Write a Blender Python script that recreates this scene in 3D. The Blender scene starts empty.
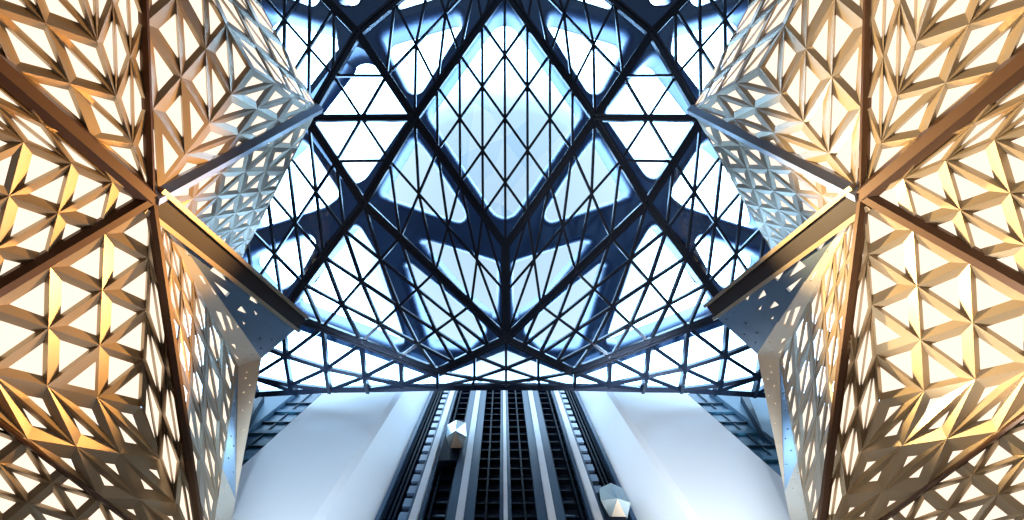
import bpy, math, random
import numpy as np
from mathutils import Vector
from mathutils.geometry import tessellate_polygon
random.seed(4)
sc = bpy.context.scene
COL = sc.collection

# ------------------------------------------------------------------ camera, sky, added lamps, exposure
F = 600.0; U0, V0 = 502.4, 231.0; EYE = 1.6; CX = -0.144      # focal length in pixels, zenith pixel, eye height
cd = bpy.data.cameras.new('camera'); cam = bpy.data.objects.new('camera', cd); COL.objects.link(cam)
cam.location = (CX, 0, EYE); cam.rotation_euler = (math.pi, 0, 0)
cd.sensor_width = 36; cd.lens = F / 1024 * 36; cd.clip_end = 500
cd.shift_x = (512 - U0) / 1024; cd.shift_y = (V0 - 260) / 1024
sc.camera = cam
sc.view_settings.view_transform = 'Standard'; sc.view_settings.look = 'None'
sc.view_settings.gamma = 1; sc.view_settings.use_curve_mapping = False
sc.view_settings.exposure = 0.0

w = bpy.data.worlds.new('sky'); sc.world = w; w.use_nodes = True
nt = w.node_tree; nt.nodes.clear()
tc = nt.nodes.new('ShaderNodeTexCoord'); sx = nt.nodes.new('ShaderNodeSeparateXYZ')
nt.links.new(tc.outputs['Generated'], sx.inputs[0])
rp = nt.nodes.new('ShaderNodeValToRGB'); nt.links.new(sx.outputs['Z'], rp.inputs[0])
el = rp.color_ramp.elements
el[0].position = 0.0; el[0].color = (0.010, 0.008, 0.007, 1)
el[1].position = 0.50; el[1].color = (0.03, 0.03, 0.035, 1)
for p, c in ((0.70, (0.05, 0.055, 0.06, 1)), (0.80, (0.42, 0.70, 1.0, 1)), (0.955, (0.46, 0.73, 1.0, 1)), (0.978, (0.080, 0.095, 0.106, 1)), (1.0, (0.061, 0.0745, 0.084, 1))):
    e = el.new(p); e.color = c
bg = nt.nodes.new('ShaderNodeBackground'); bg.inputs[1].default_value = 12.5
wo = nt.nodes.new('ShaderNodeOutputWorld')
nt.links.new(rp.outputs[0], bg.inputs[0]); nt.links.new(bg.outputs[0], wo.inputs[0])

def lamp(name, loc, target, size, energy, color, sizey=None):
    d = bpy.data.lights.new(name, 'AREA'); d.energy = energy; d.color = color
    d.shape = 'RECTANGLE'; d.size = size; d.size_y = sizey or size
    o = bpy.data.objects.new(name, d); COL.objects.link(o); o.location = loc
    o.rotation_euler = (Vector(target) - Vector(loc)).to_track_quat('-Z', 'Y').to_euler()
    return o
# spot lights added to brighten the lattice walls and piers; none has a fixture
def spot(name, loc, target, energy, color, ang, rad=.6, blend=.5):
    d = bpy.data.lights.new(name, 'SPOT'); d.energy = energy; d.color = color; d.spot_size = math.radians(ang); d.spot_blend = blend; d.shadow_soft_size = rad
    o = bpy.data.objects.new(name, d); COL.objects.link(o); o.location = loc
    o.rotation_euler = (Vector(target) - Vector(loc)).to_track_quat('-Z', 'Y').to_euler()
# warm fills added at roof height for contrast on the lattice walls
spot('warm_wall_fill', (5, 6, 33), (-12, -2, 11), 52000, (1.0, 0.55, 0.19), 43, .3, .6)
spot('warm_wall_fill', (-5, 6, 33), (12, -2, 11), 82000, (1.0, 0.73, 0.36), 44, .3, .6)
# added side fills, unseen, brightening lattice faces turned towards the lift shaft
spot('side_wall_fill', (-5, 10.2, 17), (-11.5, -2, 16), 3200, (0.86, 0.86, 1.0), 46, .2, .6)
spot('side_wall_fill', (5, 10.2, 17), (11.5, -1, 16), 9500, (1.0, 0.96, 0.90), 52, .2, .6)
spot('right_wall_fill', (-7, -9, 0.6), (10, 0, 22), 12000, (1.0, 0.95, 0.88), 60)  # added floor-level fill that lifts the right wall, out of view
spot('pier_fill', (-4, 5.5, 0.6), (-8.8, 11, 36), 86000, (0.66, 0.84, 1.0), 19, .6, .8)  # pair of added fills brightening the white piers from below
spot('pier_fill', (4, 5.5, 0.6), (8.8, 11, 36), 112000, (0.80, 0.91, 1.0), 19, .6, .8)

# ------------------------------------------------------------------ materials
def mat(name, base, rough=0.5, metal=0.0, spec=0.5, bump=0, noise=0, nscale=3.0):
    m = bpy.data.materials.new(name); m.use_nodes = True
    t = m.node_tree; b = t.nodes['Principled BSDF']
    b.inputs['Base Color'].default_value = (*base, 1); b.inputs['Roughness'].default_value = rough
    b.inputs['Metallic'].default_value = metal; b.inputs['Specular IOR Level'].default_value = spec
    if noise:
        g = t.nodes.new('ShaderNodeNewGeometry'); n = t.nodes.new('ShaderNodeTexNoise')
        n.inputs['Scale'].default_value = nscale; t.links.new(g.outputs['Position'], n.inputs['Vector'])
        mr = t.nodes.new('ShaderNodeMapRange'); mr.inputs[3].default_value = rough - noise; mr.inputs[4].default_value = rough + noise
        t.links.new(n.outputs[0], mr.inputs[0]); t.links.new(mr.outputs[0], b.inputs['Roughness'])
    return m
M = {}
M['clad'] = mat('champagne_metal', (0.43, 0.315, 0.185), 0.30, 0.5)
M['bronze'] = mat('bronze_metal', (0.09, 0.038, 0.013), 0.40, 0.3)
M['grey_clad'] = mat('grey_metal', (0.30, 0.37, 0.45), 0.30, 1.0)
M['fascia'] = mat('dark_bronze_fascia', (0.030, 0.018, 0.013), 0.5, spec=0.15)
M['ridge'] = mat('silver_ridge_metal', (0.40, 0.40, 0.43), 0.30, 0.9)
M['cream_clad'] = mat('cream_metal', (0.74, 0.66, 0.54), 0.45, 0.35, noise=0.05)
M['steel'] = mat('dark_steel', (0.016, 0.029, 0.062), 0.30, 0.3)
M['exo'] = mat('exoskeleton_aluminium', (0.085, 0.165, 0.33), 0.36, 0.3, noise=0.06, nscale=0.4)
M['pier'] = mat('white_render', (0.82, 0.86, 0.90), 0.55, noise=0.08, nscale=0.5)
M['rail'] = mat('white_rail', (0.88, 0.91, 0.94), 0.45)
M['railside'] = mat('blue_grey_rail', (0.035, 0.075, 0.14), 0.45, spec=0.1)
M['shaft'] = mat('dark_shaft_steel', (0.006, 0.012, 0.026), 0.5, spec=0.02)
M['shaftglass'] = mat('dark_shaft_glass', (0.025, 0.042, 0.085), 0.2, spec=0.15)
M['bracket'] = mat('bracket_panel', (0.06, 0.10, 0.17), 0.4, 0.2)
M['floor'] = mat('dark_stone', (0.05, 0.032, 0.02), 0.25, noise=0.08)
M['teal'] = mat('teal_glass', (0.012, 0.075, 0.15), 0.4, spec=0.04)
M['slab'] = mat('slab_edge', (0.03, 0.13, 0.23), 0.5, spec=0.04)
M['fin'] = mat('dark_fin', (0.012, 0.035, 0.065), 0.5, spec=0.04)
M['greypanel'] = mat('grey_panel', (0.12, 0.23, 0.32), 0.5, spec=0.05)
M['gem'] = mat('gem_metal', (0.62, 0.74, 0.78), 0.18, 0.6)
M['gemwarm'] = mat('gem_underside', (0.85, 0.68, 0.52), 0.35, 0.2)
M['gembody'] = mat('gem_glass', (0.10, 0.26, 0.36), 0.12, 0.3)

def emit(name, color, strength):
    m = bpy.data.materials.new(name); m.use_nodes = True; t = m.node_tree; t.nodes.clear()
    e = t.nodes.new('ShaderNodeEmission'); e.inputs[0].default_value = (*color, 1); e.inputs[1].default_value = strength
    o = t.nodes.new('ShaderNodeOutputMaterial'); t.links.new(e.outputs[0], o.inputs[0]); return m
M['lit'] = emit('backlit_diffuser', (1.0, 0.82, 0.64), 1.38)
M['spot'] = emit('pin_light', (1.0, 0.85, 0.6), 3.0)

def glass(name, tint, gloss):
    m = bpy.data.materials.new(name); m.use_nodes = True; t = m.node_tree; t.nodes.clear()
    a = t.nodes.new('ShaderNodeBsdfTransparent'); a.inputs[0].default_value = (*tint, 1)
    g = t.nodes.new('ShaderNodeBsdfGlossy'); g.inputs[1].default_value = 0.02
    lw = t.nodes.new('ShaderNodeLayerWeight'); lw.inputs[0].default_value = 0.5
    pw = t.nodes.new('ShaderNodeMath'); pw.operation = 'POWER'; pw.inputs[1].default_value = 5; t.links.new(lw.outputs['Facing'], pw.inputs[0])
    f = t.nodes.new('ShaderNodeMath'); f.operation = 'MULTIPLY_ADD'; f.inputs[1].default_value = 1 - gloss; f.inputs[2].default_value = gloss; t.links.new(pw.outputs[0], f.inputs[0])
    x = t.nodes.new('ShaderNodeMixShader'); o = t.nodes.new('ShaderNodeOutputMaterial')
    t.links.new(f.outputs[0], x.inputs[0]); t.links.new(a.outputs[0], x.inputs[1]); t.links.new(g.outputs[0], x.inputs[2])
    t.links.new(x.outputs[0], o.inputs[0]); return m
for i_, t_ in enumerate(((0.98, 0.99, 1.0), (0.93, 0.96, 0.99), (0.86, 0.92, 0.98))): M['dome%d' % i_] = glass('dome_glass', t_, 0.02)  # tints that put sky reflections into the facet colour
M['glass'] = glass('roof_glass', (0.86, 0.94, 1.0), 0.035)

# ------------------------------------------------------------------ object helpers
def link(name, verts, faces, material, parent=None, smooth=False):
    me = bpy.data.meshes.new(name); me.from_pydata([tuple(v) for v in verts], [], faces); me.update()
    mats = material if isinstance(material, (list, tuple)) else [material]
    for mm in mats: me.materials.append(M[mm])
    if smooth: me.polygons.foreach_set('use_smooth', [True] * len(me.polygons))
    o = bpy.data.objects.new(name, me); COL.objects.link(o)
    if parent is not None: o.parent = parent
    return o
def empty(name):
    o = bpy.data.objects.new(name, None); COL.objects.link(o); o.empty_display_size = 0.2; return o
def tag(o, label=None, cat=None, group=None, kind=None):
    if label: o['label'] = label
    if cat: o['category'] = cat
    if group: o['group'] = group
    if kind: o['kind'] = kind
    return o
class MB:
    def __init__(s): s.v = []; s.f = []
    def add(s, verts, faces):
        k = len(s.v); s.v += [Vector(p) for p in verts]; s.f += [tuple(i + k for i in f) for f in faces]
    def box(s, a, b):
        x0, y0, z0 = a; x1, y1, z1 = b
        s.add([(x0, y0, z0), (x1, y0, z0), (x1, y1, z0), (x0, y1, z0), (x0, y0, z1), (x1, y0, z1), (x1, y1, z1), (x0, y1, z1)],
              [(0, 3, 2, 1), (4, 5, 6, 7), (0, 1, 5, 4), (1, 2, 6, 5), (2, 3, 7, 6), (3, 0, 4, 7)])
    def profile(s, A, B, n, prof):
        """sweep a closed profile (sideways, along n) from A to B"""
        A, B = Vector(A), Vector(B); d = (B - A).normalized(); n = Vector(n); n = (n - d * n.dot(d)).normalized(); t = d.cross(n)
        k = len(prof)
        vs = [P + t * x + n * y for P in (A, B) for x, y in prof]
        fs = [(i, (i + 1) % k, k + (i + 1) % k, k + i) for i in range(k)] + [tuple(range(k - 1, -1, -1)), tuple(range(k, 2 * k))]
        s.add(vs, fs)
    def bar(s, A, B, n, wdt, dep, off=0.0):
        h = wdt / 2; s.profile(A, B, n, [(-h, off), (h, off), (h, off + dep), (-h, off + dep)])
    def build(s, name, m, parent=None, smooth=False): return link(name, s.v, s.f, m, parent, smooth)

def P3(u, v, Z): return Vector(((u - U0) / F * Z + CX, (v - V0) / F * Z, Z + EYE))
def rayd(u, v): return Vector(((u - U0) / F, (v - V0) / F, 1.0))
EYEV = Vector((CX, 0, EYE))
class Plane:
    def __init__(s, a, b, c):
        s.p = a; n = (b - a).cross(c - a).normalized()
        if n.dot(a - EYEV) > 0: n = -n
        s.n = n
    def hit(s, u, v):
        d = rayd(u, v); return EYEV + d * (s.n.dot(s.p - EYEV) / s.n.dot(d))

# ------------------------------------------------------------------ lattice walls
WV = dict(H=(151, 199), T1=(142, -40), S=(189, -40), Q=(251, 68.4), P1=(318, 109), W=(237, -40), P2=(237, 268), TC=(302, 324),
          LC=(261.6, 358.5), X=(238.3, 366), Z=(235.5, 500), ZN=(230, 535), M2=(222.7, 468), KM=(184, 407), KB=(201, 535),
          N=(212.5, 535), EC=(141, 407), IB=(187, 535), EL=(-40, 366), RL=(-40, 313), FL=(-40, 114), GL=(-40, 33), GC=(-40, -40),
          GT=(69, -40), JL=(-40, 393), JB=(148, 535), JC=(-40, 535))
WZ = dict(H=17, T1=16.2, Q=20.9, P1=29, P2=29.7, EC=18, EL=13.6, FL=12.3, GL=12.2, GT=13.6, JB=19.0, KB=20.0, X=26, LC=27, TC=28.9, Z=23.2, JC=14.5)
DER = [('S', 'H', 'T1', 'Q'), ('W', 'Q', 'S', 'P1'), ('RL', 'H', 'EC', 'EL'), ('GC', 'H', 'GL', 'GT'), ('JL', 'EC', 'EL', 'JB'), ('IB', 'EC', 'EL', 'JB'),
       ('KM', 'H', 'EC', 'KB'), ('M2', 'H', 'X', 'KM'), ('N', 'H', 'X', 'KM'), ('ZN', 'M2', 'Z', 'N')]
# facet: polygon(s), lattice nodes seen in the photograph, diagonal, insets (edge b side, edge a side, diagonal), inset growth, recess depth
LAT = {
 'A1': (['H', 'T1', 'S', 'Q'], {(0,0):(153.4,108.8),(1,0):(179.8,77.1),(2,0):(206.2,48.8),(3,0):(228.6,23.4),(0,1):(185.7,155.3),(1,1):(209,123.4),(2,1):(232.5,95.3),(3,1):(250.1,68.4),(1,-1):(147.2,23.8)}, 'q', (.165,.165,.135), (0,0), .16),
 'A2': (['H', 'Q', 'P1'], {(0,0):(185.7,155.3),(1,0):(209,123.4),(2,0):(232.5,95.3),(3,0):(250.1,68.4),(0,1):(217,162.5),(1,1):(238.4,134.2),(2,1):(257,108.8),(3,1):(274.5,86),(2,2):(277.5,119.5)}, 'p', (.19,.19,.19), (0,.004), .16),
 'A3': (['Q', 'S', 'W', 'P1'], [(228.6,23.4),(255.5,46),(252,68.4)], 'p', (.15,.15,.13), (0,0), .13),
 'B': (['H', 'P1', 'P2'], {(0,0):(193.5,198),(1,0):(219.8,197.4),(2,0):(241.3,194.3),(1,-1):(220.8,172.3),(2,-1):(244.3,171.3),(3,-1):(264.8,170),(0,1):(189.6,219.3),(1,1):(216,217),(2,1):(235.5,214.4),(1,2):(211,233),(2,2):(232.5,229)}, 'q', (.175,.175,.175), (.019,.019), .14),
 'E2': (['H', 'EC', 'EL', 'RL'], {(1,0):(105.5,234),(2,0):(148,257.6),(0,1):(50.4,267.4),(1,1):(101.6,290),(2,1):(145.5,309.8),(0,2):(48,328),(1,2):(99.6,345.3),(2,2):(142.6,361),(0,3):(47,387),(1,3):(97.7,397.7)}, 'q', (.15,.15,.14), (0,0), .16),
 'E1': (['H', 'RL', 'FL'], {(0,0):(23,142.6),(1,0):(71.7,164),(2,0):(112,182),(0,1):(9.4,196),(1,1):(58,213),(2,1):(101,228),(1,2):(45,262)}, 'q', (.15,.15,.14), (0,0), .16),
 'F': (['H', 'FL', 'GL'], [(71.7,164),(112,182),(42.6,124.4)], 'p-', (.16,.16,.16), (0,0), .16),
 'G': (['H', 'GL', 'GC', 'GT'], {(0,0):(45.9,23.8),(1,0):(98.6,41.4),(0,1):(69.7,84),(1,1):(118.2,95.3),(0,2):(91.8,137.1),(1,2):(135.7,144.5),(-1,1):(12,68.8)}, 'p', (.155,.155,.165), (0,0), .16),
 'G2': (['H', 'GT', 'T1'], {(0,0):(98.6,41.4),(0,1):(118.2,95.3),(0,2):(135.7,144.5),(1,0):(112.5,1),(1,1):(131,57),(1,2):(145.5,105)}, 'q', (.15,.15,.13), (0,0), .16),
 'I': (['EC', 'EL', 'JL', 'JB', 'IB'], {(0,0):(47,387),(1,0):(97.7,397.7),(2,0):(141,406),(0,1):(75,445.7),(1,1):(121.9,455.5),(2,1):(159.4,459.8),(1,2):(139,498.4),(2,2):(176,503)}, 'p', (.235,.235,.215), (0,.02), .16),
 'K1': (['H', 'KM', 'KB', 'IB', 'EC'], {(0,0):(148,257.6),(0,1):(145.5,309.8),(0,2):(142.6,361),(0,3):(141,408),(1,0):(167,315),(1,1):(165.4,368.2),(1,2):(161.5,418),(1,3):(159.7,456),(2,1):(182,417),(2,2):(179,465),(2,3):(178,500)}, 'p', (.16,.16,.13), (0,0), .14),
 'K2': (['H', 'X', 'N', 'KB', 'KM'], {(.5,.5):(199,310),(.5,1.5):(200,350),(.5,2.5):(198,384),(.5,3.5):(196,422),(.5,4.5):(196,461),(1.5,.5):(217,344),(1.5,1.5):(215.5,385),(1.5,2.5):(209.5,423),(1.5,3.5):(207,461),(1.5,4.5):(206,500),(2.5,.5):(231,372),(-.5,1.5):(185,320)}, 'p', (.17,.17,.15), (.008,.008), .14),
 'J': (['JL', 'JB', 'JC'], [(27.7,502.8),(54.4,538.6),(2.7,523.6)], 'q', (.17,.17,.14), (0,0), .13),
}
# flat perforated sheets: polygon and the outlines of their openings
def tri(x, y, r): return [(x - r, y + r * .6), (x + r, y + r * .6), (x, y - r)]
PERF = {
 'C': (['H', 'TC', 'LC'], [[(181,231.5),(202.9,248.5),(197,255)],[(216.5,264.2),(210.2,270.4),(227.5,282)],[(228,269.4),(243.3,282),(238,285.4)],[(214,281.5),(229.8,293),(226.5,297)],
        [(252,294.2),(249.5,299.5),(258.8,304.8)],[(265.8,300),(271,304.8),(268,305.9)],[(241.5,305.9),(237.3,310),(247.4,314.3)],[(254,310),(258.8,315.4),(255.9,315.8)],[(242.5,321),(246.8,325),(244,325.5)],
        tri(270,328,1.2),tri(259.5,338,1.2),tri(271.5,339.5,1.2),tri(261,348,1.2),tri(281,317,1.2),tri(289,324,1.1)], 'grey_clad', .12),
 'D': (['H', 'LC', 'X'], [[(216.1,311),(221.5,313),(226.7,331),(224.6,331.6)],[(226,315),(229.9,318),(233.5,330),(232,330.6)],[(231,344),(235,344.3),(236.8,350)],[(234,353.4),(239.4,359.8),(237.7,359.8)],
        [(236,324.5),(240,328.5),(238.4,328.7)],[(198.6,275),(202.2,276),(207,285.5),(205.4,285.5)],[(209.3,285.5),(212,286),(218,296),(216,296)],[(183.3,246),(190,256),(188.5,256.5)],
        tri(247,347,.9),tri(252,354,.9),tri(245,357,.9),tri(254,361,.9)], 'cream_clad', .10),
 'D2': (['X', 'LC', 'Z'], [tri(246,378,1.1),tri(250,385,1.1),tri(244,392,1.1),tri(250,402,1.1),tri(243,410,1.1),tri(244,430,1.1),tri(240,452,1.1),tri(247,372,1.)], 'cream_clad', .08),
 'K3': (['X', 'Z', 'M2'], [tri(234.5,400,1.1),tri(233,416,1.1),tri(231,436,1.2),tri(233.5,446,1.2),tri(228.5,458,1.2),tri(233.5,472,1.)], 'grey_clad', .08),
 'L1': (['M2', 'Z', 'N'], [tri(222,481,1.2),tri(224,492,1.2),tri(227,486,1.2),tri(219,505,1.2),tri(227.5,497,1.),tri(217,518,1.2)], 'cream_clad', .06),
 'L3': (['Z', 'ZN', 'N'], [tri(225,514,1.1)], 'cream_clad', .06),
}
BEAMS = [('H', 'T1', .10, .12, 'bronze'), ('H', 'GL', .28, .18, 'bronze'), ('H', 'RL', .22, .16, 'bronze'), ('H', 'P1', .24, .24, 'ridge'), ('H', 'KB', .12, .14, 'bronze'), ('JL', 'JB', .07, .06, 'bronze')]

AFF = np.array([[-1.0245, -.0002], [.0208, .9813], [1015.6, 1.02]])
OVR = {'TC': (710.5, 312), 'P1': (692, 110), 'H': (863, 195.5), 'LC': (757, 354)}
def side_map(side, p, name=None):
    if side < 0: return p
    if name in OVR: return OVR[name]
    q = np.array([p[0], p[1], 1.0]) @ AFF; return (float(q[0]), float(q[1]))

def clip_poly(sub, clip):
    def area(p): return 0.5 * sum(p[i][0] * p[(i + 1) % len(p)][1] - p[(i + 1) % len(p)][0] * p[i][1] for i in range(len(p)))
    if area(clip) < 0: clip = clip[::-1]
    out = sub
    for i in range(len(clip)):
        a, b = clip[i], clip[(i + 1) % len(clip)]; ex, ey = b[0] - a[0], b[1] - a[1]
        d = [ex * (p[1] - a[1]) - ey * (p[0] - a[0]) for p in out]; inp, out = out, []
        for k in range(len(inp)):
            p, q, dp, dq = inp[k], inp[(k + 1) % len(inp)], d[k], d[(k + 1) % len(inp)]
            if dp >= 0: out.append(p)
            if (dp > 0 and dq < 0) or (dp < 0 and dq > 0):
                t = dp / (dp - dq); out.append((p[0] + t * (q[0] - p[0]), p[1] + t * (q[1] - p[1])))
        if len(out) < 3: return []
    res = []
    for p in out:
        if not res or abs(p[0] - res[-1][0]) + abs(p[1] - res[-1][1]) > 1e-4: res.append(p)
    if len(res) > 1 and abs(res[0][0] - res[-1][0]) + abs(res[0][1] - res[-1][1]) < 1e-4: res.pop()
    return res
def parea(p): return abs(0.5 * sum(p[i][0] * p[(i + 1) % len(p)][1] - p[(i + 1) % len(p)][0] * p[i][1] for i in range(len(p))))
def homog(d):
    A = []
    for (i, j), (x, y) in d.items():
        x = (x - U0) / F; y = (y - V0) / F
        A.append([i, j, 1, 0, 0, 0, -x * i, -x * j, -x]); A.append([0, 0, 0, i, j, 1, -y * i, -y * j, -y])
    h = np.linalg.svd(np.array(A))[2][-1].reshape(3, 3)
    return h if h[2, 2] > 0 else -h
def snap(p, poly, tol=3.2):
    best = None
    for i in range(len(poly)):
        a, b = poly[i], poly[(i + 1) % len(poly)]; ex, ey = b[0] - a[0], b[1] - a[1]; L2 = ex * ex + ey * ey
        t = ((p[0] - a[0]) * ex + (p[1] - a[1]) * ey) / L2
        if -0.02 < t < 1.02:
            q = (a[0] + t * ex, a[1] + t * ey); dd = math.hypot(p[0] - q[0], p[1] - q[1])
            if dd < tol and (best is None or dd < best[0]): best = (dd, q)
    return best[1] if best else p

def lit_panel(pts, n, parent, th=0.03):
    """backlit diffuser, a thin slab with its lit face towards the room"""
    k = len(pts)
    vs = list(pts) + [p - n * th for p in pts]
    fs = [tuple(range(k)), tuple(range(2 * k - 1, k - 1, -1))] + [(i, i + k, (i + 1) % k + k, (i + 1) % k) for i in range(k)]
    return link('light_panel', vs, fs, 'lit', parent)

def lattice(name, side, VP, plane, label, cladm):
    polyn, nodes, diag, ins, grow, depth = LAT[name]
    poly = [VP[k][0] for k in polyn]; n = plane.n
    neg = diag.endswith('-'); diag = diag[0]
    if isinstance(nodes, dict):
        h = homog({k: side_map(side, p) for k, p in nodes.items()})
        def node(i, j):
            q = h @ np.array([i, j, 1.0])
            if q[2] <= 1e-4: return None
            return (q[0] / q[2] * F + U0, q[1] / q[2] * F + V0)
    else:
        o, a, b = [plane.hit(*side_map(side, p)) for p in nodes]
        ea = a - o; eb = (o - b) if neg else (b - o)
        def node(i, j):
            p = o + ea * i + eb * j - EYEV
            if p.z < 2: return None
            return (p.x / p.z * F + U0, p.y / p.z * F + V0)
    root = empty('lattice_facet'); tag(root, label, 'wall panel')
    mb = MB(); panels = []
    for i in range(-14, 15):
        for j in range(-14, 15):
            c = [node(i, j), node(i + 1, j), node(i + 1, j + 1), node(i, j + 1)]
            if None in c or max(abs(p[0]) + abs(p[1]) for p in c) > 4000: continue
            c = [snap(p, poly) for p in c]
            tris = [((0, 1, 2), (1, 2, 0)), ((0, 2, 3), (2, 0, 1))] if diag == 'p' else [((0, 1, 3), (1, 0, 2) if 0 else (1, 2, 0)), ((1, 2, 3), (2, 0, 1))]
            for ids, _ in tris:
                t = [c[k] for k in ids]
                A0 = parea(t)
                if A0 < 8: continue
                q = clip_poly(t, poly)
                if len(q) < 3: continue
                Aq = parea(q)
                if Aq < 0.5: continue
                pts = [plane.hit(*p) for p in q]
                # winding towards the room
                nn = (pts[1] - pts[0]).cross(pts[2] - pts[0])
                if nn.dot(n) < 0: pts.reverse(); q.reverse()
                ci = i + .5; cj = j + .5
                g = max(0, grow[0] * ci + grow[1] * cj)
                if Aq < 0.10 * A0 or Aq < 7:
                    mb.add(pts, [tuple(range(len(pts)))]); continue
                if Aq > 0.985 * A0 and len(pts) == 3:
                    T = [plane.hit(*p) for p in t]
                    # which edge of the cell is which: diagonal edge gets its own inset
                    dg = {(0, 1, 2): (0, 2), (0, 2, 3): (0, 2), (0, 1, 3): (1, 3), (1, 2, 3): (1, 3)}[ids]
                    opp = [k for k in range(3) if ids[k] not in dg][0]
                    tt = [0, 0, 0]
                    for k in range(3): tt[k] = min(.315, (ins[2] if k == opp else ins[0]) + g)
                    inn = []
                    for k in range(3):
                        a_, b_ = (k + 1) % 3, (k + 2) % 3
                        inn.append(T[k] * (1 - tt[a_] - tt[b_]) + T[a_] * tt[a_] + T[b_] * tt[b_])
                    if (T[1] - T[0]).cross(T[2] - T[0]).dot(n) < 0: T.reverse(); inn.reverse()
                    out = T
                else:
                    f = max(.08, 1 - 3 * min(.315, (ins[0] + g)))
                    cen = sum(pts, Vector()) / len(pts); out = pts
                    inn = [cen + (p - cen) * f for p in pts]
                size = math.sqrt((out[1] - out[0]).cross(out[2] - out[0]).length)
                cs = max(.25, -n.dot((out[0] - EYEV).normalized()))
                dp = min(depth * 1.25, 0.19 * size) * cs; back = Plane.__new__(Plane); back.n = n; back.p = plane.p - n * dp
                sx_, sy_ = SHIFT.get(name, (0, 0)); scl = min(1, math.sqrt(Aq) / 38)
                res = []
                for p in inn:      # the coffers lean: their floors sit off-centre, nearer the room's axis
                    e_ = p - EYEV; res.append(back.hit(e_.x / e_.z * F + U0 - side * sx_ * scl, e_.y / e_.z * F + V0 + sy_ * scl))
                inn = res; k = len(out)
                mb.add(out + inn, [(a_, (a_ + 1) % k, k + (a_ + 1) % k, k + a_) for a_ in range(k)])
                ce = sum(inn, Vector()) / k
                panels.append((parea(q), [ce + (p - ce) * 1.03 - n * .008 for p in inn]))
    link('lattice_frame', mb.v, mb.f, cladm, root)
    panels.sort(key=lambda t: -t[0])
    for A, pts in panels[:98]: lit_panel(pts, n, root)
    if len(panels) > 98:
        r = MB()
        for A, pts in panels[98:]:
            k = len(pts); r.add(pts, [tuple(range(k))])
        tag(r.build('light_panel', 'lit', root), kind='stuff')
    return root

def perforated(name, side, VP, plane, label):
    polyn, holes, m, depth = PERF[name]
    poly = [VP[k][0] for k in polyn]; n = plane.n
    holes = [[side_map(side, p) for p in hh] for hh in holes]
    root = empty('perforated_facet'); tag(root, label, 'wall panel')
    loops = [[plane.hit(*p) for p in poly]] + [[plane.hit(*p) for p in hh] for hh in holes]
    flat = [p for l in loops for p in l]
    mb = MB()
    fs = []
    for t in tessellate_polygon(loops):
        a, b, c = [flat[k] for k in t]
        fs.append(tuple(t) if (b - a).cross(c - a).dot(n) > 0 else tuple(reversed(t)))
    mb.add(flat, fs)
    for l in loops:
        k = len(l); mb.add(l + [p - n * depth for p in l], [(i, (i + 1) % k, k + (i + 1) % k, k + i) for i in range(k)])
    link('sheet', mb.v, mb.f, m, root)
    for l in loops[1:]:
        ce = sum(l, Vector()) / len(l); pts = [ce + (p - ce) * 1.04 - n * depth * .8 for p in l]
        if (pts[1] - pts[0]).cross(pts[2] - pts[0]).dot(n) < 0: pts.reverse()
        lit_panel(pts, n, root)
    return root

SHIFT = {'E1': (3.4, .5), 'E2': (3.4, .5), 'G': (3, 0), 'A1': (2.6, .8), 'G2': (1.2, 0), 'F': (1, 0), 'K1': (.8, 0), 'A3': (.5, 0), 'J': (1, 0)}
FD = {
 'A1': 'tall diamond-paned lattice facet just above the star node',
 'A2': 'small-triangled lattice facet climbing to the wall tip at the roof',
 'A3': 'steep slanting lattice facet along the upper edge towards the roof',
 'B': 'triangular lattice facet with shrinking triangles below the long ridge',
 'E2': 'broad lattice facet of big bright triangles below the star node',
 'E1': 'wedge-shaped lattice facet level with the star node at the frame edge',
 'F': 'thin sliver of stretched triangles squeezed between two ridges',
 'G': 'upper outer corner lattice facet with long slanted triangles',
 'G2': 'narrow upright lattice strip outside the slim vertical ridge',
 'I': 'dark lattice facet of small windows under the broad facet',
 'K1': 'narrow folded strip of slit windows along the broad facet',
 'K2': 'fan of tall slit windows spreading down from the star node',
 'J': 'separate lattice facet in the bottom corner under the dark seam',
 'C': 'blue-grey triangular sheet with scattered triangular holes below the beam tip',
 'D': 'long plain wedge sheet with slit holes under the blue-grey triangle',
 'D2': 'upright plain sliver with pin holes meeting the white pier',
 'K3': 'blue-grey upright sheet with few slit holes near the pier',
 'L1': 'plain pin-holed sheet at the wall foot beside the white pier',
 'L3': 'smallest plain corner sheet at the very bottom',
}
BD = {('H', 'T1'): 'slim ridge beam rising from the star node to the top of the frame',
      ('H', 'GL'): 'heavy dark ridge beam slanting from the star node to the upper outer corner',
      ('H', 'RL'): 'heavy ridge beam running from the star node down to the outer frame edge',
      ('H', 'P1'): 'long ridge beam from the star node to the tip against the glass roof',
      ('H', 'KB'): 'slender brown rib dropping from the star node to the frame bottom',
      ('JL', 'JB'): 'dark seam beam cutting across the bottom corner'}

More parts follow.
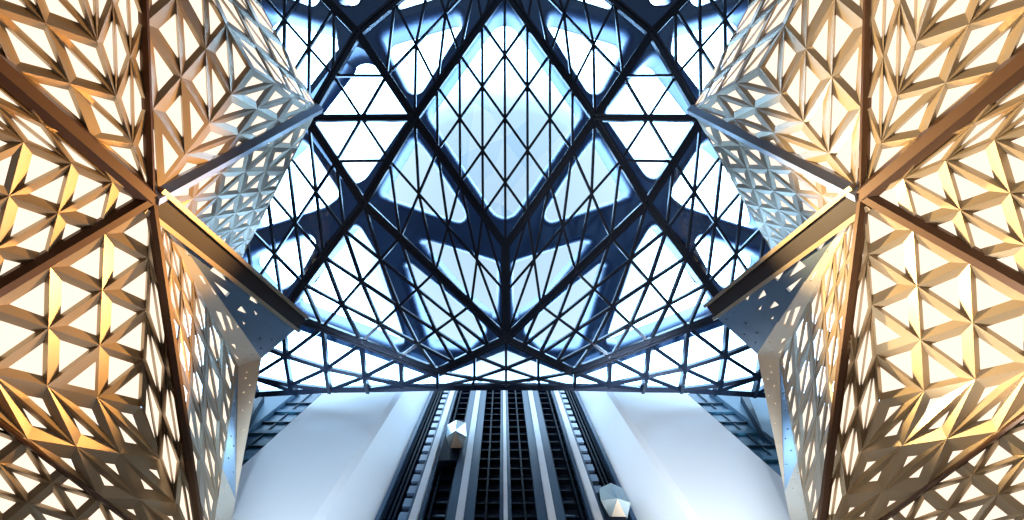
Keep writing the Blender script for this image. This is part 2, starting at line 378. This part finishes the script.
for side in (-1, 1):
    sn = 'left' if side < 0 else 'right'; tone = 'bronze' if side < 0 else 'pale gold'
    VP = {k: [side_map(side, p, k), None] for k, p in WV.items()}
    for k, z in WZ.items(): VP[k][1] = P3(*VP[k][0], z)
    for k, a, b, c in DER: VP[k][1] = Plane(VP[a][1], VP[b][1], VP[c][1]).hit(*VP[k][0])
    NORM = {}
    for nm in list(LAT) + list(PERF):
        pn = (LAT.get(nm) or PERF.get(nm))[0]
        if nm == 'K2': pl = Plane(*[VP[k][1] for k in ('H', 'X', 'KM')])
        elif nm == 'K1': pl = Plane(*[VP[k][1] for k in ('H', 'EC', 'KB')])
        elif nm == 'I': pl = Plane(*[VP[k][1] for k in ('EC', 'EL', 'JB')])
        else: pl = Plane(*[VP[k][1] for k in pn[:3]])
        NORM[nm] = pl.n
        lab = ('%s %s, %s wall' % (tone, FD[nm], sn)) if nm in LAT else ('%s, %s wall' % (FD[nm], sn))
        if nm in LAT: lattice(nm, side, VP, pl, lab, 'clad')
        else: perforated(nm, side, VP, pl, lab)
    adj = {('H', 'T1'): ('A1', 'G2'), ('H', 'GL'): ('G', 'F'), ('H', 'RL'): ('E1', 'E2'), ('H', 'P1'): ('A2', 'B'), ('H', 'KB'): ('K1', 'K2'), ('JL', 'JB'): ('I', 'J')}
    for a, b, wd, hh, bm in BEAMS:
        n = (NORM[adj[(a, b)][0]] + NORM[adj[(a, b)][1]]).normalized(); mb = MB()
        mb.profile(VP[a][1], VP[b][1], n, [(-wd, -.14), (wd, -.14), (wd, -.02), (wd * .45, hh), (-wd * .45, hh), (-wd, -.02)])
        o = mb.build('ridge_beam', bm); tag(o, '%s, %s wall' % (BD[(a, b)], sn), 'beam')
    # the deep beam over the blue-grey sheet: soffit fascia with pale lips
    n = (NORM['B'] + NORM['C']).normalized(); r = empty('fascia_beam')
    tag(r, 'deep fascia beam with two pale lips from the star node to the lower tip, %s wall' % sn, 'beam')
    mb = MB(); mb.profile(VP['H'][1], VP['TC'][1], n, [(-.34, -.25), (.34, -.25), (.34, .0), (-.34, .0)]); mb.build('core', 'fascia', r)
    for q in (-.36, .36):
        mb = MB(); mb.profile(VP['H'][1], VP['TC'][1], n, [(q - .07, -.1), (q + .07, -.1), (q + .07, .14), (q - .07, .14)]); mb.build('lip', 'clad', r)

# ------------------------------------------------------------------ glass roof
R = {'Top': (504.7, -8, 36), 'Tq': (504.7, -88, 36), 'C1': (505.5, 246, 36.3), 'C2': (506, 338, 36.3), 'N2': (415, 118.5, 36), 'N3': (358.5, 34, 36), 'N1': (309, 119, 35.3), 'N4': (364.5, 203.5, 35.6),
     'U3': (262, -67, 35.5), 'U1': (209, -5, 35), 'N5': (284, 311.5, 34.6), 'B5': (224, 260, 34.3), 'N6': (438, 371, 35.6)}
ROFF = {}
def RP(k, side):
    u, v, z = R[k]
    if side > 0 and k not in ('Top', 'Tq', 'C1', 'C2'): u = 1009.5 - u + (1.2 if v > 200 else 0)
    return P3(u, v, z)
UPN = Vector((0, 0, 1))
def roof_field(corners, na, nb, diag, label, bw=.15, bd=.22):
    """bilinear rhombic field: corners p00, p10, p11, p01; na x nb cells; each split by a diagonal"""
    p00, p10, p11, p01 = corners
    def at(a, b):
        a /= na; b /= nb
        return p00 * ((1 - a) * (1 - b)) + p10 * (a * (1 - b)) + p11 * (a * b) + p01 * ((1 - a) * b)
    r = empty('roof_field'); tag(r, label, 'skylight')
    for a in range(na):
        for b in range(nb):
            c = [at(a, b), at(a + 1, b), at(a + 1, b + 1), at(a, b + 1)]
            for ids in (((0, 1, 2), (0, 2, 3)) if diag == 'p' else ((0, 1, 3), (1, 2, 3))):
                t = [c[k] for k in ids]; ce = sum(t, Vector()) / 3; t = [ce + (p - ce) * .985 for p in t]
                link('glass_pane', t + [p + UPN * .04 for p in t], [(0, 2, 1), (3, 4, 5), (0, 1, 4, 3), (1, 2, 5, 4), (2, 0, 3, 5)], 'glass', r)
    def line(pts):
        mb = MB()
        for p, q in zip(pts[:-1], pts[1:]):
            mb.bar(p, q, -UPN, bw, bd, -.02)
            mb.bar(p, q, -UPN, bw * .45, .08, bd - .03)
        mb.build('mullion', 'steel', r)
    for a in range(1, na): line([at(a, b) for b in range(nb + 1)])
    for b in range(1, nb): line([at(a, b) for a in range(na + 1)])
    if diag == 'p':
        for k in range(-(nb - 1), na):
            pts = [at(a, a - k) for a in range(na + 1) if 0 <= a - k <= nb]
            if len(pts) > 1: line(pts)
    else:
        for k in range(1, na + nb):
            pts = [at(a, k - a) for a in range(na + 1) if 0 <= k - a <= nb]
            if len(pts) > 1: line(pts)
    return r
roof_field([RP('Top', -1), RP('N2', 1), RP('C1', -1), RP('N2', -1)], 4, 4, 'p', 'large central diamond of the glass roof with pale blue panes')
def tri_panes(root, nodes, tris, rev):
    for t in tris:
        p = [nodes[k] for k in t]; ce = sum(p, Vector()) / 3; p = [ce + (q - ce) * .985 for q in p]
        nn = (p[1] - p[0]).cross(p[2] - p[0])
        if nn.z > 0: p.reverse()
        link('glass_pane', p + [q + UPN * .04 for q in p], [(0, 1, 2), (3, 5, 4), (0, 3, 4, 1), (1, 4, 5, 2), (2, 5, 3, 0)], 'glass', root)
def edge_bars(root, nodes, edges, name='mullion', bw=.15, bd=.32):
    for a, b in edges:
        mb = MB(); mb.bar(nodes[a], nodes[b], -UPN, bw, bd, -.02); mb.build(name, 'steel', root)
for side in (-1, 1):
    q = lambda k: RP(k, side); sn = 'left' if side < 0 else 'right'
    roof_field([q('N3'), q('N2'), q('Top'), q('Tq')], 2, 4, 'q', 'glazing field above the central diamond on its %s, at the top of the frame' % sn)
    roof_field([q('N1'), q('N3'), q('N2'), q('N4')], 2, 2, 'x' if 0 else 'p', 'bright six-pointed diamond of glazing with a horizontal bar, %s of the central diamond' % sn)
    roof_field([q('N1'), q('N3'), q('U3'), q('U1')], 2, 4, 'p', 'outer glazing field beside the upper %s lattice wall' % sn)
    roof_field([q('N1'), q('N4'), q('N5'), q('B5')], 2, 4, 'p', 'glazing field behind the lower ridge of the %s lattice wall' % sn)
    roof_field([q('N2'), q('N4'), q('C2'), q('C1')], 2, 4, 'p', 'long glazing field running to the centre spine on the %s side' % sn)
    roof_field([q('N4'), q('N5'), q('N6'), q('C2')], 4, 4, 'p', 'lowest large glazing field above the sloping %s eaves rib' % sn, .16, .34)
    # strip between the sloping rib and the horizontal edge
    px = {'b0': (284, 311.5, 34.6), 'b1': (324, 327.3, 34.9), 'b2': (362.3, 343.4, 35.1), 'b3': (401.5, 357.3, 35.4), 'b4': (438, 371, 35.6),
          'z0': (249, 298, 34.4), 'z1': (249, 340, 35.2), 'r1': (287.3, 355, 35.6), 'r2': (327.7, 367.7, 35.9), 'r3': (365.7, 375.7, 36.2), 'r4': (402.6, 383.8, 36.8), 'y1': (214, 352, 35.4), 'y2': (214, 366, 35.8),
          's1': (254, 376, 36.6), 's2': (292, 384, 37.0), 'e1': (258, 393, 38), 'e2': (297.7, 390.6, 38), 'e3': (331, 388.6, 38), 'e4': (369, 388.2, 38), 'e0': (214, 395, 38)}
    nd = {k: P3(u if side < 0 else 1009.5 - u + 1.2, v, z) for k, (u, v, z) in px.items()}
    r = empty('roof_field'); tag(r, 'steep eaves strip of triangular panes at the bottom edge of the roof, %s half' % sn, 'skylight')
    T = [('z0', 'b0', 'z1'), ('b0', 'z1', 'r1'), ('b0', 'b1', 'r1'), ('b1', 'r1', 'r2'), ('b1', 'b2', 'r2'), ('b2', 'r2', 'r3'), ('b2', 'b3', 'r3'), ('b3', 'r3', 'r4'), ('b3', 'b4', 'r4'),
         ('z1', 'r1', 's1'), ('r1', 's1', 's2'), ('r1', 'r2', 's2'), ('r2', 's2', 'e3'), ('r2', 'r3', 'e3'), ('r3', 'e3', 'e4'), ('r3', 'r4', 'e4'), ('s1', 's2', 'e2'), ('s2', 'e2', 'e3'), ('s1', 'e1', 'e2'),
         ('z1', 'y1', 'z0'), ('y1', 'z1', 's1'), ('y1', 'y2', 's1'), ('y2', 's1', 'e1'), ('y2', 'e0', 'e1')]
    tri_panes(r, nd, T, side)
    E = set()
    for t in T:
        for a, b in ((0, 1), (1, 2), (2, 0)): E.add(tuple(sorted((t[a], t[b]))))
    main = {('b0', 'b1'), ('b1', 'b2'), ('b2', 'b3'), ('b3', 'b4'), ('e1', 'e2'), ('e2', 'e3'), ('e3', 'e4'), ('e0', 'e1')}
    edge_bars(r, nd, sorted(E - main), bw=.22, bd=.40)
# middle of the eaves strip
px = {'a': (438, 371, 35.6), 'b': (474.6, 355, 35.9), 'c': (506, 338, 36.3), 'd': (506, 367.7, 36.6), 'e': (474.6, 378, 36.8), 'g': (506, 382, 37.6), 'h': (438, 386.5, 38), 'k': (472, 386, 38), 'e4': (369, 388.2, 38), 'r4': (402.6, 383.8, 36.8), 'm': (506, 386, 38),
      'A': (574.5, 371, 35.6), 'B': (538, 355, 35.9), 'E': (538, 378, 36.8), 'H': (574, 386.5, 38), 'K': (540, 386, 38), 'E4': (642, 388.2, 38), 'R4': (608.5, 383.8, 36.8)}
nd = {k: P3(*p) for k, p in px.items()}
r = empty('roof_field'); tag(r, 'shallow pale triangle of panes below the roof spine, directly above the lift shaft', 'skylight')
T = [('a', 'b', 'e'), ('b', 'd', 'e'), ('b', 'c', 'd'), ('e', 'd', 'g'), ('a', 'e', 'h'), ('e', 'k', 'h'), ('e', 'g', 'k'), ('a', 'r4', 'h'), ('r4', 'h', 'e4'), ('g', 'k', 'm'),
     ('A', 'B', 'E'), ('B', 'd', 'E'), ('B', 'c', 'd'), ('E', 'd', 'g'), ('A', 'E', 'H'), ('E', 'K', 'H'), ('E', 'g', 'K'), ('A', 'R4', 'H'), ('R4', 'H', 'E4'), ('g', 'K', 'm')]
tri_panes(r, nd, T, 0)
E = set()
for t in T:
    for a, b in ((0, 1), (1, 2), (2, 0)): E.add(tuple(sorted((t[a], t[b]))))
edge_bars(r, nd, sorted(E - {tuple(sorted(x)) for x in (('a', 'b'), ('b', 'c'), ('A', 'B'), ('B', 'c'), ('h', 'k'), ('k', 'm'), ('K', 'm'), ('H', 'K'), ('h', 'e4'), ('H', 'E4'))}), bw=.15, bd=.3)
# primary ribs: twin flats with a dark core
def rib(A, B, label, wd=.46, dp=.42):
    r = empty('roof_rib'); tag(r, label, 'rib')
    mb = MB(); mb.bar(A, B, -UPN, wd * .55, dp * .8, -.05); mb.build('core', 'steel', r)
    d = (B - A).normalized(); t = d.cross(UPN).normalized() * (wd * .36)
    for s in (-1, 1):
        mb = MB(); mb.profile(A + t * s, B + t * s, -UPN, [(-.075, -.05), (.075, -.05), (.075, dp - .03), (.045, dp), (-.045, dp), (-.075, dp - .03)]); mb.build('flange', 'steel', r)
RN = {'Top': 'top of the central diamond', 'C1': 'its foot', 'C2': 'foot of the spine', 'N2': 'the central diamond\'s side', 'N3': 'upper node', 'N1': 'wall tip', 'N4': 'lower node',
      'U3': 'top frame edge', 'N5': 'low wall corner', 'N6': 'eaves node', 'Tq': 'top frame edge near the axis'}
for side in (-1, 1):
    sn = 'left' if side < 0 else 'right'
    for a, b in (('N2', 'Top'), ('N2', 'C1'), ('N2', 'N3'), ('N2', 'N4'), ('N3', 'N1'), ('N1', 'N4'), ('N4', 'C2'), ('N4', 'N5'), ('N3', 'U3'), ('N3', 'Tq'), ('N5', 'N6'), ('N6', 'C2'), ('N1', 'N2')):
        hz = (a, b) == ('N1', 'N2')
        rib(RP(a, side), RP(b, side), ('%s roof rib, horizontal bar from the wall tip to the central diamond' % sn) if hz else '%s roof rib from %s to %s' % (sn, RN[a], RN[b]), .36 if hz else .46)
rib(RP('C1', -1), RP('C2', -1), 'short centre spine of the roof on the mirror axis', .5)
mb = MB()
for s in (-1, 1):
    pts = [(214, 395), (258, 393), (297.7, 390.6), (331, 388.6), (369, 388.2), (438, 386.5), (506, 386)]
    pts = [P3(u if s < 0 else 1010.7 - u, v, 38) for u, v in pts]
    for p, q_ in zip(pts[:-1], pts[1:]): mb.bar(p, q_, -UPN, .34, .5, -.1)
tag(mb.build('eaves_beam', 'steel'), 'long dark eaves beam along the bottom edge of the glass roof', 'beam')

# ------------------------------------------------------------------ exoskeleton above the glass
def fillet(poly, rad, seg=7):
    out = []; k = len(poly)
    for i in range(k):
        p, a, b = Vector(poly[i]), Vector(poly[i - 1]), Vector(poly[(i + 1) % k])
        da, db = (a - p), (b - p); la, lb = da.length, db.length; da /= la; db /= lb
        ang = math.acos(max(-1, min(1, da.dot(db)))); t = min(rad / math.tan(ang / 2), .46 * la, .46 * lb); r_ = t * math.tan(ang / 2)
        ce = p + (da + db).normalized() * (r_ / math.sin(ang / 2))
        s0 = p + da * t - ce; s1 = p + db * t - ce
        a0 = math.atan2(s0.y, s0.x); a1 = math.atan2(s1.y, s1.x); dd = (a1 - a0 + math.pi) % (2 * math.pi) - math.pi
        for q in range(seg + 1): out.append((ce.x + r_ * math.cos(a0 + dd * q / seg), ce.y + r_ * math.sin(a0 + dd * q / seg)))
    return out
EXZ = 40.0; EXH = 0.4; EXB = 0.5; EXS = 3.0
HOLES_L = [  # outlines in the left half, seen from the lobby
 ([(384, 42), (478, 12), (418, 106)], 11), ([(360, 56), (408, 118), (361, 186), (312, 119)], 13), ([(262, 12), (340, 36), (343, 60), (303, 112), (275, 90)], 12),
 ([(270, -40), (318, -30), (326, 16), (290, 2)], 8), ([(345, -30), (368, -30), (363, 12), (348, 12)], 7), ([(392, -30), (470, -40), (450, 2), (401, 17)], 8),
 ([(417, 138), (383, 196), (482, 232)], 9), ([(404, 227), (497, 262), (497, 316), (468, 294)], 6), ([(309, 140), (345, 196), (332, 206), (250, 233), (262, 180)], 12),
 ([(332, 228), (302, 280), (276, 292), (246, 258)], 11), ([(361, 222), (378, 252), (407, 337), (395, 340), (296, 302), (306, 288)], 10), ([(396, 242), (448, 292), (487, 326), (470, 343), (435, 343)], 8)]
def grow_poly(poly, d):
    A = sum(poly[i - 1][0] * poly[i][1] - poly[i][0] * poly[i - 1][1] for i in range(len(poly))); sg = 1 if A > 0 else -1
    k = len(poly); out = []
    for i in range(k):
        p, a, b = Vector(poly[i]), Vector(poly[i - 1]), Vector(poly[(i + 1) % k])
        d0 = (p - a).normalized(); d1 = (b - p).normalized()
        n0 = Vector((d0.y, -d0.x)) * sg; n1 = Vector((d1.y, -d1.x)) * sg
        m = (n0 + n1); m = m / max(.35, m.dot(n0)) if m.length > 1e-6 else n0
        out.append(tuple(p + m * d))
    return out
def exo():
    cu = bpy.data.curves.new('exoskeleton', 'CURVE'); cu.dimensions = '2D'; cu.fill_mode = 'BOTH'
    loops = []
    k = (EXZ + (EXB + EXH / 2) * EXS) / F
    outer = [(-320, -320), (1330, -320), (1330, 302), (745, 306), (573, 367), (506, 340), (438, 367), (265, 306), (-320, 302)]  # extended solid beyond the view to keep sky light off the walls
    loops.append(outer)
    gp = EXB / k
    loops.append(fillet(grow_poly([(504.7, 10), (580, 116), (504.7, 228), (429, 116)], gp), 14 + gp))
    for poly, rad in HOLES_L:
        f = fillet(grow_poly(poly, gp), rad + gp * .6); loops.append(f); loops.append([(1009.4 - u + (1 if v > 200 else 0), v) for u, v in f])
    for l in loops:
        sp = cu.splines.new('POLY'); sp.points.add(len(l) - 1); sp.use_cyclic_u = True
        for i, (u, v) in enumerate(l): sp.points[i].co = ((u - U0) * k + CX, (v - V0) * k, 0, 1)
    cu.extrude = EXH / 2; cu.bevel_depth = EXB; cu.bevel_resolution = 5; cu.offset = 0
    tmp = bpy.data.objects.new('tmp', cu); COL.objects.link(tmp)
    dg = bpy.context.evaluated_depsgraph_get(); dg.update()
    me = bpy.data.meshes.new_from_object(tmp.evaluated_get(dg)); bpy.data.objects.remove(tmp)
    me.materials.clear(); me.materials.append(M['exo'])
    me.polygons.foreach_set('use_smooth', [abs(p.normal.z) < .995 for p in me.polygons])
    for vtx in me.vertices: vtx.co.z *= EXS
    me.update()
    o = bpy.data.objects.new('exoskeleton', me); COL.objects.link(o); o.location = (0, 0, EXZ + EYE + (EXH / 2 + EXB) * EXS)
    tag(o, 'branching rounded exoskeleton of thick struts above the roof glazing', 'structural frame')
exo()
# added tinted facets standing in for sky reflections in the central opening
root = empty('sky_reflection_facets'); tag(root, 'added tinted facets imitating sky reflections above the central diamond opening', 'skylight')
zr = EXZ + (EXH + 2 * EXB) * EXS + .02
cr = [P3(504.7, -12, zr), P3(606, 116, zr), P3(504.7, 250, zr), P3(404, 116, zr)]; G = {}
for a in range(6):
    for b in range(6):
        x, y = a / 5, b / 5
        p = cr[0] * ((1 - x) * (1 - y)) + cr[1] * (x * (1 - y)) + cr[2] * (x * y) + cr[3] * ((1 - x) * y)
        if 0 < a < 5 and 0 < b < 5: p = p + Vector((random.uniform(-.8, .8), random.uniform(-.8, .8), 1.2 + random.uniform(-.4, .6)))
        G[a, b] = p
for a in range(5):
    for b in range(5):
        q4 = [G[a, b], G[a + 1, b], G[a + 1, b + 1], G[a, b + 1]]
        for ids in random.choice((((0, 1, 2), (0, 2, 3)), ((0, 1, 3), (1, 2, 3)))):
            t = [q4[k] for k in ids]
            link('reflection_facet', t + [p + UPN * .05 for p in t], [(0, 2, 1), (3, 4, 5), (0, 1, 4, 3), (1, 2, 5, 4), (2, 0, 3, 5)], 'dome%d' % random.choice((0, 0, 1, 1, 2)), root)

# ------------------------------------------------------------------ piers, lift shaft, side windows
YP, YS = 10.8, 13.0; TOP = 50.0
def top_at(y): return min(TOP, y * F / 157.5 - .1) + EYE
mb = MB(); mb.box((-40, -40, -.3), (40, 30, 0)); tag(mb.build('floor', 'floor'), kind='structure')
for side in (-1, 1):
    sn = 'left' if side < 0 else 'right'
    x0, x1, x2, x3 = 1.12 * YP, .672 * YP, .638 * YP, .446 * YS
    pl = [(x0, YP), (x1, YP), (x2, YP + .12), (x3, YS), (x3, YS + 1.2), (x0, YS + 1.2)]
    pl = [(side * x, y) for x, y in pl]; k = len(pl)
    vs = [(x, y, 0) for x, y in pl] + [(x, y, top_at(y)) for x, y in pl]
    fs = [(i, (i + 1) % k, k + (i + 1) % k, k + i) for i in range(k)] + [tuple(range(k)), tuple(range(k, 2 * k))]
    if side < 0: fs = [tuple(reversed(f)) for f in fs]
    tag(link('wall_pier_' + sn, vs, fs, 'pier'), kind='structure')
    # dark glazed bay outside the pier
    yw = 11.7; xa, xb = 1.04 * yw, 1.26 * yw
    root = empty('window_1' if side < 0 else 'window_2'); tag(root, kind='structure')
    mb = MB(); mb.box((min(side * xa, side * xb), yw, 20), (max(side * xa, side * xb), yw + .1, 43.2 + EYE)); mb.build('glazing', 'teal', root)
    for z in range(22, 44, 2):
        mb = MB(); mb.box((min(side * xa, side * xb), yw - .12, z + .0), (max(side * xa, side * xb), yw + .02, z + (.55 if z % 4 == 0 else .12))); mb.build('transom', 'slab' if z % 4 == 0 else 'fin', root)
    for f in (.33, .66):
        x = side * (xa + (xb - xa) * f); mb = MB(); mb.box((x - .04, yw - .08, 20), (x + .04, yw + .02, 43.2 + EYE)); mb.build('mullion', 'fin', root)
    mb = MB(); mb.box((min(side * xb, side * 21), yw - .3, 20), (max(side * xb, side * 21), yw + .2, 43.2 + EYE)); tag(mb.build('wall_bay_' + sn, 'greypanel'), kind='structure')
    A = [P3(502.4 + side * 238, 397, 40), P3(502.4 + side * 246, 397, 40), P3(502.4 + side * 262, 440, 32)]
    A = [Vector((a.x, yw - .3, a.z)) for a in A]
    mb = MB(); mb.add(A + [a - Vector((0, .5, 0)) for a in A], [(0, 1, 2), (5, 4, 3), (0, 3, 4, 1), (1, 4, 5, 2), (2, 5, 3, 0)])
    tag(mb.build('fin', 'fin'), 'dark tapering metal fin in front of the grey bay beside the %s window' % sn, 'fin')
# shaft back glazing with its grid
root = empty('window_3'); tag(root, kind='structure'); xs = .446 * YS
mb = MB(); mb.box((-xs, YS + .6, 0), (xs, YS + .8, 53.6)); mb.build('glazing', 'shaftglass', root)
for i in range(20):
    z = EYE + 23.6 + i * 1.42
    mb = MB(); mb.box((-xs, YS + .3, z), (xs, YS + .62, z + .14)); mb.build('crossbeam', 'shaft', root)
for side in (-1, 1):
    mb = MB(); X = side * .4385 * YS; mb.box((X - .1, YS - .25, 0), (X + .1, YS + .4, TOP + EYE)); mb.build('jamb', 'railside', root)
rails = (-.318, -.159, 0, .159, .318)
for x in (-.425, -.408, -.392, -.27, -.21, -.115, -.07, .07, .115, .21, .27, .392, .408, .425):
    mb = MB(); X = x * YS; mb.box((X - .05, YS + .05, 0), (X + .05, YS + .4, TOP + EYE)); mb.build('mullion', 'shaft', root)
RL = {0: 'leftmost white lift rail in the shaft, beside the left pier', 1: 'white lift rail second from the left, right of the raised lift car', 2: 'slim white centre lift rail on the mirror axis',
      3: 'white lift rail second from the right with blue-grey flanks', 4: 'rightmost white lift rail in the shaft, beside the low lift car'}
for i, x in enumerate(rails):
    X = x * (YS - .3); hw = .09 if i == 2 else .165
    r = empty('lift_rail'); tag(r, RL[i], 'rail')
    mb = MB(); mb.box((X - hw, YS - .55, 0), (X + hw, YS - .05, TOP + EYE)); mb.build('face', 'rail', r)
    fl = .45 if i in (1, 3) else .18
    for s in (-1, 1):
        mb = MB(); a, b = sorted((X + s * hw, X + s * (hw + fl))); mb.box((a, YS - .35, 0), (b, YS - .05, TOP + EYE)); mb.build('flank', 'railside', r)
for side in (-1, 1):
    for i in range(18):
        z = EYE + 23.9 + i * 1.42; X = side * .352 * YS
        mb = MB(); mb.box((X - .27, YS - .08, z), (X + .27, YS + .3, z + .85))
        tag(mb.build('landing_panel', 'bracket'), 'small blue-grey panel in the ladder-like stack beside the %s white rail' % ('leftmost' if side < 0 else 'rightmost'), 'panel', 'stacked panels beside the %s rail' % ('leftmost' if side < 0 else 'rightmost'))

# lift cars: faceted gems, glazed in front, tapering underneath
def lift_car(px, Zb, Zt, back, label, xr, drop):
    r = empty('lift_car'); tag(r, label, 'lift')
    V = {k: P3(*px[k], Zt if k in ('T', 'UL', 'UR') else Zb + (-.35 if k == 'C' else 0)) for k in px}
    V['KL'] = Vector((V['UL'].x, back, V['UL'].z + .2)); V['KR'] = Vector((V['UR'].x, back, V['UR'].z + .2))
    def shell(name, m, faces):
        ks = sorted({k for f in faces for k in f}); ix = {k: i for i, k in enumerate(ks)}
        cen = sum(V.values(), Vector()) / len(V); fs = []
        for f in faces:
            a, b, c = [V[k] for k in f[:3]]
            if (b - a).cross(c - a).dot(a - cen) < 0: f = f[::-1]
            fs.append(tuple(ix[k] for k in f))
        return link(name, [V[k] for k in ks], fs, m, r)
    shell('glazed_front', 'gembody', [('T', 'UL', 'C'), ('UL', 'L', 'C'), ('T', 'C', 'UR'), ('UR', 'C', 'R')])
    shell('underside', 'gem', [('L', 'BL', 'C'), ('C', 'BR', 'R')])
    shell('soffit_panel', 'gemwarm', [('C', 'BL', 'BR')])
    shell('rear_shell', 'gembody', [('UL', 'KL', 'BL'), ('UL', 'BL', 'L'), ('UR', 'R', 'BR'), ('UR', 'BR', 'KR'), ('BL', 'KL', 'KR'), ('BL', 'KR', 'BR'), ('T', 'UR', 'KR'), ('T', 'KR', 'KL'), ('T', 'KL', 'UL')])
    z0 = Zb + EYE - drop; z1 = Zt + EYE + .4
    mb = MB(); mb.box((xr[0], back - .05, z0), (xr[1], back + .3, z1)); mb.build('carriage', 'shaft', r)
    return r
lift_car(dict(T=(456.4, 420), UL=(447.5, 425), UR=(465.5, 422.5), L=(446, 437), C=(455.5, 430.5), R=(466.5, 436.5), BL=(450.5, 448), BR=(462.5, 448)), 34.7, 36.6, 12.7,
         'small faceted lift car high in the shaft, between the two left white rails', (-3.7, -2.58), 1.6)
lift_car(dict(T=(610.6, 483), UL=(599.2, 488.3), UR=(622.3, 487.8), L=(600.7, 500.3), C=(617.5, 498.4), R=(630.5, 502.7), BL=(610.8, 519.3), BR=(627.1, 519.3)), 26.4, 28.4, 12.6,
         'larger faceted lift car with a peach underside, low in the shaft beside the right pier', (4.38, 5.3), 1.0)
